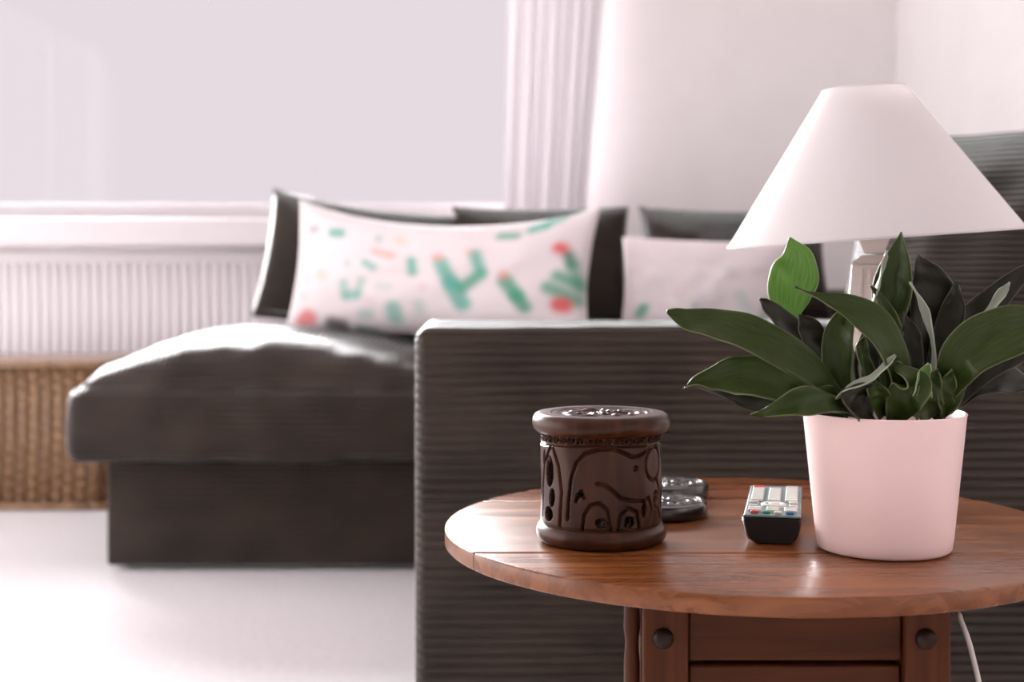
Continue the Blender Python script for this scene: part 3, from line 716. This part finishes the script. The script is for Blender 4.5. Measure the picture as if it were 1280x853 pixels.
def leaf(pts, mtl, nrm=(0, -1, .3), cup=.25, wave=.0, twist=0.0, n=34, seed=0):
    """pts: (px, py, depth offset from the pot axis, half width in px) from base to tip"""
    Q = [(*P(px, py, PC.y+dy), hw*(PC.y+dy)/FPX) for px, py, dy, hw in pts]
    C = catmull(Q, n); V, uvs, F = [], [], []; na = 10
    ln_ = 0
    for i, q in enumerate(C):
        p = Vector(q[:3]); T = (Vector(C[min(i+1, n)][:3])-Vector(C[max(i-1, 0)][:3])).normalized()
        Sd = T.cross(Vector(nrm)).normalized(); N = Sd.cross(T).normalized()
        tw = twist*(i/n-.5)
        Sd, N = Sd*math.cos(tw)+N*math.sin(tw), N*math.cos(tw)-Sd*math.sin(tw)
        wd = max(q[3], .0006)
        if i == n: wd = .0004
        if i > 0: ln_ += (p-Vector(C[i-1][:3])).length
        for k in range(na+1):
            s = -1+2*k/na
            V.append(p+Sd*s*wd+N*(cup*wd*abs(s)**1.4+.05*wd*math.sin(i*.9+s*3+seed)+wave*abs(s)**2*math.sin(i/n*11+seed+(2 if s > 0 else 0))))
            uvs.append((s, ln_*25))
    for i in range(n):
        for k in range(na):
            a = i*(na+1)+k; F.append([a, a+1, a+na+2, a+na+1])
    o = O('leaf', V, F, mtl, plant, uv=uvs); md = o.modifiers.new('thickness', 'SOLIDIFY'); md.thickness = .0011; md.offset = 0
    return o
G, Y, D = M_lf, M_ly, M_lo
leaves = [
 # backlit leaf standing at the back left, its glow put into the colour
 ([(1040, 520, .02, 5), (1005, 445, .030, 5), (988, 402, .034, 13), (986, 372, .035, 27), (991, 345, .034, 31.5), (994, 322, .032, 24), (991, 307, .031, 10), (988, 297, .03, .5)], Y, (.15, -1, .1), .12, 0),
 # long leaf reaching left
 ([(1085, 520, -.01, 6), (1050, 492, -.02, 9), (1018, 468, -.028, 18), (980, 443, -.032, 23), (935, 421, -.03, 27), (897, 408, -.024, 26), (868, 402, -.02, 19), (848, 396, -.019, 9), (833, 391, -.018, .5)], G, (-.1, -.75, .55), .22, .002),
 # lower left leaf with curled tip
 ([(1075, 520, -.02, 5), (1030, 505, -.035, 10), (990, 492, -.04, 20), (950, 478, -.036, 30), (920, 473, -.03, 27), (893, 475, -.028, 15), (870, 478, -.03, 6), (855, 486, -.034, .5)], G, (-.1, -.8, .5), .35, .001),
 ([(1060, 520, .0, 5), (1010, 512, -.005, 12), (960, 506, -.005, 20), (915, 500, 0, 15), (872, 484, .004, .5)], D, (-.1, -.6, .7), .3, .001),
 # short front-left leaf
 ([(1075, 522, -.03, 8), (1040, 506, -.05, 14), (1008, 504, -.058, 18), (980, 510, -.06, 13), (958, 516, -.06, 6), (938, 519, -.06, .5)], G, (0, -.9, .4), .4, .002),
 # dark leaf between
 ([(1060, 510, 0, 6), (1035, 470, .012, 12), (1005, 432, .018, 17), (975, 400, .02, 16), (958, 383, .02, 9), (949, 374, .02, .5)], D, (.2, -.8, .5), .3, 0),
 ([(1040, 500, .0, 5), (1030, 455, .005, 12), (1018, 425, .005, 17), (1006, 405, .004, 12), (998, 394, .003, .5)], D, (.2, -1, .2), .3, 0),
 # arching middle leaf
 ([(1128, 520, -.03, 8), (1126, 478, -.04, 13), (1112, 432, -.045, 20), (1088, 401, -.045, 22), (1060, 385, -.042, 15), (1030, 374, -.04, 8), (1008, 366, -.038, 4), (993, 357, -.036, .5)], G, (.2, -1, .35), .25, .001),
 # upright leaf; light on its rolled edge put in as a pale blade
 ([(1110, 520, .015, 6), (1108, 450, .02, 12), (1110, 400, .022, 20), (1117, 360, .022, 24), (1122, 330, .02, 18), (1125, 308, .018, 9), (1127, 290, .017, .5)], G, (-.35, -1, .1), .45, .0),
 ([(1080, 520, .02, 4), (1085, 420, .02, 6), (1092, 370, .012, 9), (1100, 345, .008, 8), (1104, 325, .006, 6), (1108, 313, .005, .5)], M_lp, (.9, -.5, .1), .3, .0),
 # dark broad leaf, lobed
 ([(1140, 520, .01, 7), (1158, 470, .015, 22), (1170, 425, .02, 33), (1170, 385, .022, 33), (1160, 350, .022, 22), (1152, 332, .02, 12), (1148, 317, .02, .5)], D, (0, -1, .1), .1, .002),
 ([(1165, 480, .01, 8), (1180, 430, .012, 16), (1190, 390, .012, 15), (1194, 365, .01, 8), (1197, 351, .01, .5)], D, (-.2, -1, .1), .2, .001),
 # narrow folded leaf, caught light put into its pale colour
 ([(1160, 515, -.005, 3), (1168, 446, -.01, 4), (1163, 405, -.01, 5.5), (1152, 378, -.008, 5), (1138, 352, -.006, .5)], M_lp, (-.9, -.4, .3), .3, 0),
 # big leaf arching right
 ([(1165, 522, -.02, 8), (1186, 478, -.035, 18), (1206, 446, -.045, 29), (1240, 424, -.05, 33), (1275, 411, -.05, 31), (1310, 404, -.046, 18), (1345, 402, -.04, .5)], G, (.05, -.9, .45), .25, .002),
 # slender leaf behind it
 ([(1160, 500, .02, 6), (1185, 440, .02, 16), (1215, 402, .018, 20), (1245, 372, .015, 16), (1275, 345, .012, 10), (1300, 325, .01, .5)], D, (.1, -1, .3), .2, 0),
 ([(1190, 470, -.005, 3), (1225, 405, -.008, 4), (1243, 382, -.01, 6), (1255, 364, -.01, 5), (1262, 353, -.01, .5)], M_lp, (-.7, -.7, .3), .3, 0),
 # low dark leaves at right
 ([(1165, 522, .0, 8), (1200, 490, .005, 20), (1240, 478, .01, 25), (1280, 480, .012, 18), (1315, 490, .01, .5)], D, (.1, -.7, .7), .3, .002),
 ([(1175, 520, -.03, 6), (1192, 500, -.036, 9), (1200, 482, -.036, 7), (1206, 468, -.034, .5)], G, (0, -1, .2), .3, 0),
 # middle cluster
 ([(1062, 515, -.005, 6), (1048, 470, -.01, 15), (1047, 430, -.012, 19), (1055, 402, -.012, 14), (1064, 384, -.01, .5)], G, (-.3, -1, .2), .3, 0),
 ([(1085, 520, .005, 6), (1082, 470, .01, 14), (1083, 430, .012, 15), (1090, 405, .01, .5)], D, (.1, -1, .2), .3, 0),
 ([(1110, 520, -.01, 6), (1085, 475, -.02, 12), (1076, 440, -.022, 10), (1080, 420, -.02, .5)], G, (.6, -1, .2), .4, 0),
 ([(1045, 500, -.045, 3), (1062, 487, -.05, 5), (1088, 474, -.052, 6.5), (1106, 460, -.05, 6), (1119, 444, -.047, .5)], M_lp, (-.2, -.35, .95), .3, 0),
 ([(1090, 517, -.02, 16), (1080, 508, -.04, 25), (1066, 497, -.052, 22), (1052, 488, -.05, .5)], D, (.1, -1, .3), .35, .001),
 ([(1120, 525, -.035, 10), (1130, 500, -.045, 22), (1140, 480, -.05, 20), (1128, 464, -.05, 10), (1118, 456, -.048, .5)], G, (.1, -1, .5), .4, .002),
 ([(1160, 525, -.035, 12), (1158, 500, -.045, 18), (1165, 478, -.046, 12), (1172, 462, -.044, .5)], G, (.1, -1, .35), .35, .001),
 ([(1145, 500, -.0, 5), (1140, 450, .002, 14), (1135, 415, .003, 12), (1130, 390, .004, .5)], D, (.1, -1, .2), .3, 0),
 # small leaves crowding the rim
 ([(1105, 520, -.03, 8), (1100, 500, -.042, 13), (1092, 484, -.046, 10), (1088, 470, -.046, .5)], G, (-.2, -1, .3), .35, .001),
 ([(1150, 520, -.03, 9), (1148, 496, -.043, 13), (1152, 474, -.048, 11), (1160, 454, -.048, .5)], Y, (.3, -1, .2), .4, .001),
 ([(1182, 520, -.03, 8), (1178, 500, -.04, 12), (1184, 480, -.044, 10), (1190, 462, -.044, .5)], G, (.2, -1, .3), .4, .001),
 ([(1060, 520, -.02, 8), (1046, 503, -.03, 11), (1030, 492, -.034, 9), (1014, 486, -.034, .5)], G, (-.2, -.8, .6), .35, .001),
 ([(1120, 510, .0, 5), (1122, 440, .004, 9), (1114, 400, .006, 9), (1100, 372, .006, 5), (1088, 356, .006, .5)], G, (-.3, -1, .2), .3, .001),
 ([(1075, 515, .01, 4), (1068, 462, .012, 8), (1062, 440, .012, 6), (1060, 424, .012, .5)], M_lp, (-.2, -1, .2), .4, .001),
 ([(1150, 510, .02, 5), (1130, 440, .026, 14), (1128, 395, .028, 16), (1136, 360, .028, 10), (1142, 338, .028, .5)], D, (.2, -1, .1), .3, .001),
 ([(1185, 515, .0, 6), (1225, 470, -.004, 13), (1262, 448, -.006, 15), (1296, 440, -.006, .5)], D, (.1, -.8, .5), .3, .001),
]
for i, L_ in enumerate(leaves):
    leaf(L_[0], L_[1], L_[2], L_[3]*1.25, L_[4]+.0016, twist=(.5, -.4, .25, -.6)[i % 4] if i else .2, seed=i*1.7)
